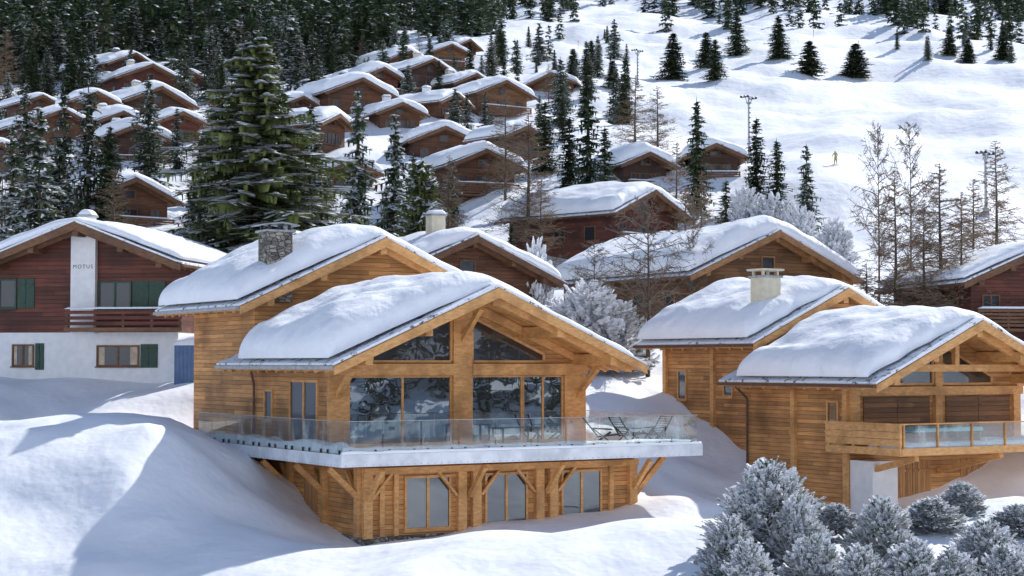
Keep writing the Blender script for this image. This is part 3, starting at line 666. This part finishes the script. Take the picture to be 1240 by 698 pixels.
def larch(h,r,nb,seed,mat,tw=9,base=.12,wd=.035,up=.15,power=.8):
    rnd=random.Random(seed); V=[];Fc=[]
    def strip(p,q,w):
        d=(q-p).normalized(); 
        for u in (Vector((0,0,1)),d.cross(Vector((0,0,1)))):
            s=d.cross(u); 
            if s.length<.01: s=Vector((1,0,0))
            s=s.normalized()*w; i=len(V)
            for a in (p-s,p+s,q+s*.35,q-s*.35): V.append(tuple(a))
            Fc.append((i,i+1,i+2,i+3))
    for k in range(nb):
        t=base+(1-base)*(k+rnd.random())/nb; z=h*t; R=r*((1-t)/(1-base))**power*rnd.uniform(.6,1.1)+.15; az=rnd.random()*6.283
        o=Vector((math.cos(az),math.sin(az),rnd.uniform(-.1,.35)+up)); o.normalize(); p0=Vector((0,0,z)); pts=[p0]; d=o.copy()
        for s in range(4):
            d=(d+Vector((rnd.uniform(-.25,.25),rnd.uniform(-.25,.25),rnd.uniform(-.15,.15)))).normalized(); pts.append(pts[-1]+d*R/4)
        for a,b,ww in zip(pts[:-1],pts[1:],(1.1,.85,.6,.4)): strip(a,b,wd*ww)
        for j in range(tw):
            s=rnd.uniform(.1,1)*3.99; a=pts[int(s)].lerp(pts[int(s)+1],s%1)
            dd=Vector((rnd.uniform(-1,1),rnd.uniform(-1,1),rnd.uniform(-.7,.5))).normalized(); e=a+(dd+d*.6)*R*.26; strip(a,e,wd*.45)
            for _ in range(3):
                a2=a.lerp(e,rnd.uniform(.3,.9)); strip(a2,a2+Vector((rnd.uniform(-1,1),rnd.uniform(-1,1),rnd.uniform(-.6,.6)))*R*.12,wd*.34)
    me=bpy.data.meshes.new("crown"); me.from_pydata(V,[],Fc); me.materials.append(mat); me.update(); return me
K={}
K['big']=(17,4.9,[conifer(17,4.9,44,17,13,.60,1,.095,base=.03,power=.70,droop=.50,fol=FOLB,snowt=.10,lo=.6,irr=.55,spine=.8,sw=1.5,hang=1.0)],trunk(17,.35))
K['spruce']=(12,2.4,[conifer(12,2.4,26,10,4,.35,s,.14,fol=FOLS,irr=.5) for s in (2,3,4)],trunk(12,.2))
K['dark']=(12,1.9,[conifer(12,1.9,30,11,4,.08,s,.13,power=.75,base=.03,irr=.4) for s in (5,6)],trunk(12,.2))
K['snowy']=(10,2.5,[conifer(10,2.5,22,10,4,.65,s,.15,fol=FOLS,sw=1.0,snowt=.08,irr=.5) for s in (7,8)],trunk(10,.18))
K['round']=(6,2.6,[conifer(6,2.6,22,13,5,.5,9,.11,power=.42,base=.02,droop=.15,fol=FOLB)],trunk(6,.15))
K['bush']=(5,2.6,[puff_bush(5,2.4,s,900,FOLG,lw=.022,pw=.42,k_=1.8,th=-.45) for s in (10,11)],trunk(4.2,.12))
K['near']=(3.4,1.7,[puff_bush(3.4,1.6,s,1700,FOLN,th=-.30) for s in (12,13,14)],trunk(3.0,.06))
K['larch']=(11,2.2,[larch(11,2.5,120,s,TWIG,12,wd=.031) for s in (15,16)],trunk(11,.14))
K['bare']=(8,3,[larch(8,3.4,42,s,TWIG2,15,base=.25,wd=.034,up=.35,power=.5) for s in (17,18)],trunk(8,.13))
LAB={'big':("spruce_tree","huge old spruce with snow clumps on drooping branches"),'spruce':("spruce_tree","green spruce lightly dusted with snow on the slope"),'dark':("spruce_tree","slender dark green spruce on the snowy slope"),
'snowy':("fir_tree","fir tree with heavily snow laden branches"),'round':("pine_tree","rounded dense pine with snow patches"),'bush':("pine_bush","bushy young pine almost buried in snow"),'near':("evergreen_shrub","bushy young evergreen heavily coated with snow clumps"),
'larch':("larch_tree","leafless brown larch with fine twigs"),'bare':("bare_tree","bare deciduous tree with spreading twigs")}
tc=[0]
def tree(kind,x,y,h,wid=None,parts=True):
    h0,r0,cr,tr=K[kind]; nm,lb=LAB[kind]; s=h/h0; sw=(wid/2/r0*1.18) if wid else s*random.uniform(1.0,1.3)
    e=empty(nm,(x,y,H(x,y)-.1),random.random()*6.28,lb,"tree","trees on the mountain slope",(sw,sw,s)); e.empty_display_size=.2
    tc[0]+=1
    obj("trunk",tr,e); obj("crown",cr[tc[0]%len(cr)],e)
TL=[(310,97,40,262,'big'),(104,122,60,66,'spruce'),(45,112,128,84,'snowy'),(75,132,105,60,'spruce'),(12,116,150,66,'snowy'),(28,150,95,50,'spruce'),
(432,128,108,58,'snowy'),(478,124,132,62,'snowy'),(510,110,190,88,'round'),(712,135,66,46,'dark'),(690,150,140,38,'dark'),(733,146,150,36,'dark'),(660,160,120,36,'dark'),
(845,146,116,38,'dark'),(917,148,140,36,'dark'),(942,147,166,34,'dark'),(978,134,172,44,'spruce'),(380,112,150,60,'spruce'),(245,118,150,60,'spruce'),
(640,128,135,84,'larch'),(612,150,105,50,'larch'),(770,165,88,50,'larch'),(797,160,102,55,'larch'),(820,130,170,55,'larch'),(655,112,215,60,'larch'),(830,105,225,60,'larch'),(850,118,205,50,'larch'),
(1065,104,150,60,'bare'),(1104,102,148,60,'bare'),(1140,94,195,110,'larch'),(1085,98,205,80,'larch'),(1208,118,168,80,'larch'),(1180,112,215,70,'larch'),(1165,92,230,80,'larch'),(1120,93,240,80,'larch'),(785,84,240,125,'bare'),(720,100,290,60,'bare'),
(715,85,340,122,'bush'),(690,88,362,80,'bush'),(752,86,366,74,'bush'),(905,132,226,56,'bush'),(938,130,234,74,'bush'),(968,126,248,52,'bush'),(1010,118,264,56,'bush'),(880,134,215,40,'spruce'),(1085,95,325,90,'larch'),(1050,97,318,80,'larch'),(650,96,290,50,'bush'),(840,97,235,45,'bare'),
(930,47.5,550,132,'near'),(1066,46,596,90,'near'),(1125,51,614,84,'near'),(1190,44,624,108,'near'),(1162,53,608,60,'near'),(1010,50,606,78,'near'),(985,43,640,98,'near'),(885,45.5,618,78,'near'),(1105,42,648,98,'near'),(1232,50,628,78,'near'),(1040,42,654,94,'near'),(905,42,650,90,'near'),(965,46,594,78,'near'),(1215,42,654,90,'near'),(1150,42,660,90,'near')]
for px,d,top,wpx,k in TL:
    x=X(px,d); hh=Zr(top,d)-H(x,d); tree(k,x,d,max(hh,1.0),wpx/F*d)
for px,base,top,wpx in ((815,97,42,34),(866,97,48,26),(855,82,40,26),(892,68,14,26),(943,73,22,28),(980,92,50,34),(1036,95,54,36),(757,150,70,24),(694,100,60,24),(716,88,50,22),(742,108,74,22),(1150,70,38,22),(1215,75,40,24),(1100,30,2,20),(1172,76,48,22)):
    x,y=hit(px,base); tree('dark',x,y,(base-top)/F*y*1.05,wpx/F*y)
random.seed(77)
for _ in range(26):
    px=random.choice([random.uniform(1085,1250),random.uniform(640,760)]); row=random.uniform(38,82) if px>1000 else random.uniform(48,110)
    x,y=hit(px,row); tree('spruce' if random.random()<.5 else 'dark',x,y,random.uniform(2.2,4.6))
placed=[]
def ok(x,y,md):
    for (hx,hy) in HP:
        if (x-hx+3)**2+(y-hy-4)**2<7.6**2: return False
        if abs(x-hx)<4.0 and -8<y-hy<0: return False
    for (qx,qy) in placed:
        if (x-qx)**2+(y-qy)**2<md*md: return False
    return True
random.seed(11)
tries=0; n=0
while n<185 and tries<9000:
    tries+=1; y=random.uniform(118,330); px=random.uniform(-30,760)
    if px>640 and y<180: continue
    if px>610 and random.random()<.7: continue
    x=X(px,y)
    if not ok(x,y,3.5): continue
    placed.append((x,y)); n+=1
    k=random.choices(['spruce','snowy','dark','larch'],[5,2.5,3,1.8])[0]; tree(k,x,y,random.uniform(4.5,9.5)*(1.12 if px<400 else .85))
LOW=[conifer(10,2.0,11,7,2,sn,s_,.34,base=.02,hang=.3,snowt=.09,fol=fo,power=.8) for (s_,sn,fo) in ((31,.3,FOL),(32,.5,FOLS),(33,.1,FOL))]
def forest_density(px,y,x):
    if px<470: return 1 if y>270 else 0
    if px<600: return .8 if y>360 else .12
    cl=noise.noise(Vector((x*.022,y*.022,71)))
    if px<700: return .8 if y>410 else (.5 if cl>.25 else .02)
    if px<1080: return (1 if cl>-.12 else .12) if y>430 else (.5 if (cl>.25 and y>395) else .005)
    return (1 if cl>-.15 else .15) if y>370 else (.3 if cl>.2 else .02)
def row_of(x,y,z): return 440-z/y*F
pts=[]; t=0
random.seed(5)
while len(pts)<1800 and t<40000:
    t+=1; y=270+370*random.random()**1.0; px=random.uniform(-60,1300); x=X(px,y)
    if random.random()>forest_density(px,y,x): continue
    z=H(x,y); row=row_of(x,y,z)
    if row<-70: continue
    if y<340 and not ok(x,y,3): continue
    pts.append((x,y,z,px))
pts.sort(key=lambda p:p[1])
for (x,y,z,px) in pts[:60]:
    o=obj("spruce_tree",random.choice(LOW)); s=random.uniform(.7,1.3)*(1 if px<600 else .6); o.location=(x,y,z-.2); o.scale=(s,s,s*random.uniform(.95,1.25)); o.rotation_euler=(0,0,random.random()*6)
    o["label"]="dark spruce at the edge of the mountain forest"; o["category"]="tree"; o["group"]="forest edge trees"
def forest_stuff(name,P,label,k=1):
    base=[]
    for me in LOW:
        n=len(me.vertices); v=np.zeros(n*3); me.vertices.foreach_get("co",v); v=v.reshape(-1,3); mi=np.zeros(len(me.polygons),dtype=np.int32); me.polygons.foreach_get("material_index",mi); base.append((v,mi))
    VV=[];MM=[]
    for (x,y,z,px) in P:
        v,mi=random.choice(base); s=k*random.uniform(.65,1.35)*(1 if px<600 else .75); a=random.random()*6; c,sn=math.cos(a)*s,math.sin(a)*s
        VV.append(np.stack([v[:,0]*c-v[:,1]*sn+x,v[:,0]*sn+v[:,1]*c+y,v[:,2]*s*1.1+z-.2],1)); MM.append(mi)
    V=np.concatenate(VV); Mi=np.concatenate(MM); nf=len(V)//4
    me=bpy.data.meshes.new(name); me.vertices.add(len(V)); me.vertices.foreach_set("co",V.ravel()); me.loops.add(nf*4); me.loops.foreach_set("vertex_index",np.arange(nf*4)); me.polygons.add(nf); me.polygons.foreach_set("loop_start",np.arange(nf)*4)
    try: me.polygons.foreach_set("loop_total",np.full(nf,4))
    except Exception: pass
    me.materials.append(FOL); me.materials.append(M_SNOWT); me.polygons.foreach_set("material_index",Mi); me.update(); me.validate()
    o=obj(name,me); o["kind"]="stuff"; o["label"]=label; o["category"]="forest"
forest_stuff("mountain_forest",pts[60:],"dense dark spruce forest covering the upper mountain")
bp=[]
while len(bp)<420:
    y=random.uniform(-200,45); x=random.uniform(52,240)
    if x<66+.4*max(y,0): continue
    if noise.noise(Vector((x*.03,y*.03,50)))<.02: continue
    bp.append((x,y,H(x,y),0))
forest_stuff("valley_forest",bp,"spruce wood in clusters on the snowy side of the valley",1.0)
# ================================================================== ski lift, skiers
def pylon(px,base,top):
    x,y=hit(px,base); h=(base-top)/F*y; z=H(x,y); p=PB()
    p.cyl((0,0,-1),(0,0,h),.14,.08,10,ZINC); p.cyl((0,0,-.5),(0,0,.6),.28,.28,12,ZINC)
    for zz,wd in ((h*.98,.9),(h*.88,.5)): p.beam((-wd,0,zz),(wd,0,zz+.1),.08,.12,ZINC)
    p.beam((0,0,h*.82),(.7,0,h*.97),.06,.06,ZINC); p.beam((0,0,h*.82),(-.7,0,h*.97),.06,.06,ZINC)
    for sx_ in (-.8,.8):
        p.beam((sx_,-.5,h-.2),(sx_,.5,h-.2),.06,.08,STEEL); p.beam((sx_,0,h-.22),(sx_,0,h),.06,.06,STEEL)
        for yy in (-.4,0,.4): p.cyl((sx_-.05,yy,h-.12),(sx_+.05,yy,h-.12),.13,.13,10,STEEL)
    for k in range(1,int(h/.5)): p.beam((-.13,-.14,k*.5),(.13,-.14,k*.5),.03,.12,STEEL)
    o=obj("lift_pylon",p.mesh("lift_pylon")); o.location=(x,y,z); o.rotation_euler=(0,0,.9); o["label"]="slim grey ski lift mast with short cross arm"; o["category"]="ski lift pylon"; o["group"]="ski lift pylons"
pylon(907,192,118);pylon(772,104,60);pylon(1194,262,184)
def skier(px,row,mat,r):
    x,y=hit(px,row); me=bpy.data.meshes.new("person")
    v=[(0,0,.95),(0,.05,1.25),(0,.12,1.45),(0,.17,1.58),(0,.2,1.72),(.13,.06,.55),(.15,-.05,.10),(.15,.1,.06),(-.13,.06,.55),(-.15,-.05,.10),(-.15,.1,.06),(.22,.12,1.38),(.33,.2,1.12),(.30,.42,1.05),(-.22,.12,1.38),(-.33,.2,1.12),(-.30,.42,1.05)]
    e=[(0,1),(1,2),(2,3),(3,4),(0,5),(5,6),(6,7),(0,8),(8,9),(9,10),(2,11),(11,12),(12,13),(2,14),(14,15),(15,16)]
    me.from_pydata(v,e,[]); me.materials.append(mat); o=bpy.data.objects.new("person",me); col.objects.link(o); o.location=(x,y,H(x,y)+.03); o.rotation_euler=(0,0,r); o.scale=(.75,.75,.75)
    md=o.modifiers.new("skin",'SKIN'); rr=[.15,.15,.14,.06,.12,.09,.06,.05,.09,.06,.05,.07,.05,.04,.07,.05,.04]
    for i,sv in enumerate(me.skin_vertices[0].data): sv.radius=(rr[i],rr[i]); sv.use_root=(i==0)
    s2=o.modifiers.new("sub",'SUBSURF'); s2.levels=1; s2.render_levels=1
    for s in (-.15,.15):
        p=PB(); p.box(s-.05,s+.05,-.75,.95,-.02,.01,STEEL); obj("ski",p.mesh("ski"),o)
        p=PB(); p.beam((s*2.0,.42,1.05),(s*2.6,-.3,.0),.02,.02,STEEL); obj("ski_pole",p.mesh("ski_pole"),o)
    o["label"]={REDP:"skier in red jacket gliding down the piste",STEEL:"skier in dark clothing on the piste",YEL:"skier in yellow jacket on the piste"}[mat]; o["category"]="person"
skier(1012,202,YEL,2.6)
pm=PB(); pm.cyl((0,0,-.3),(0,0,1.6),.04,.03,6,REDP); pm.cyl((0,0,1.2),(0,0,1.6),.07,.07,8,REDP); pmm=pm.mesh("piste_pole")
for px,row in ((985,46),(1040,60),(700,60)):
    x,y=hit(px,row); o=obj("piste_pole",pmm); o.location=(x,y,H(x,y)); o["label"]="red piste marker pole standing in snow"; o["category"]="pole"; o["group"]="piste marker poles"
print("trees",tc[0],"pts",len(pts))
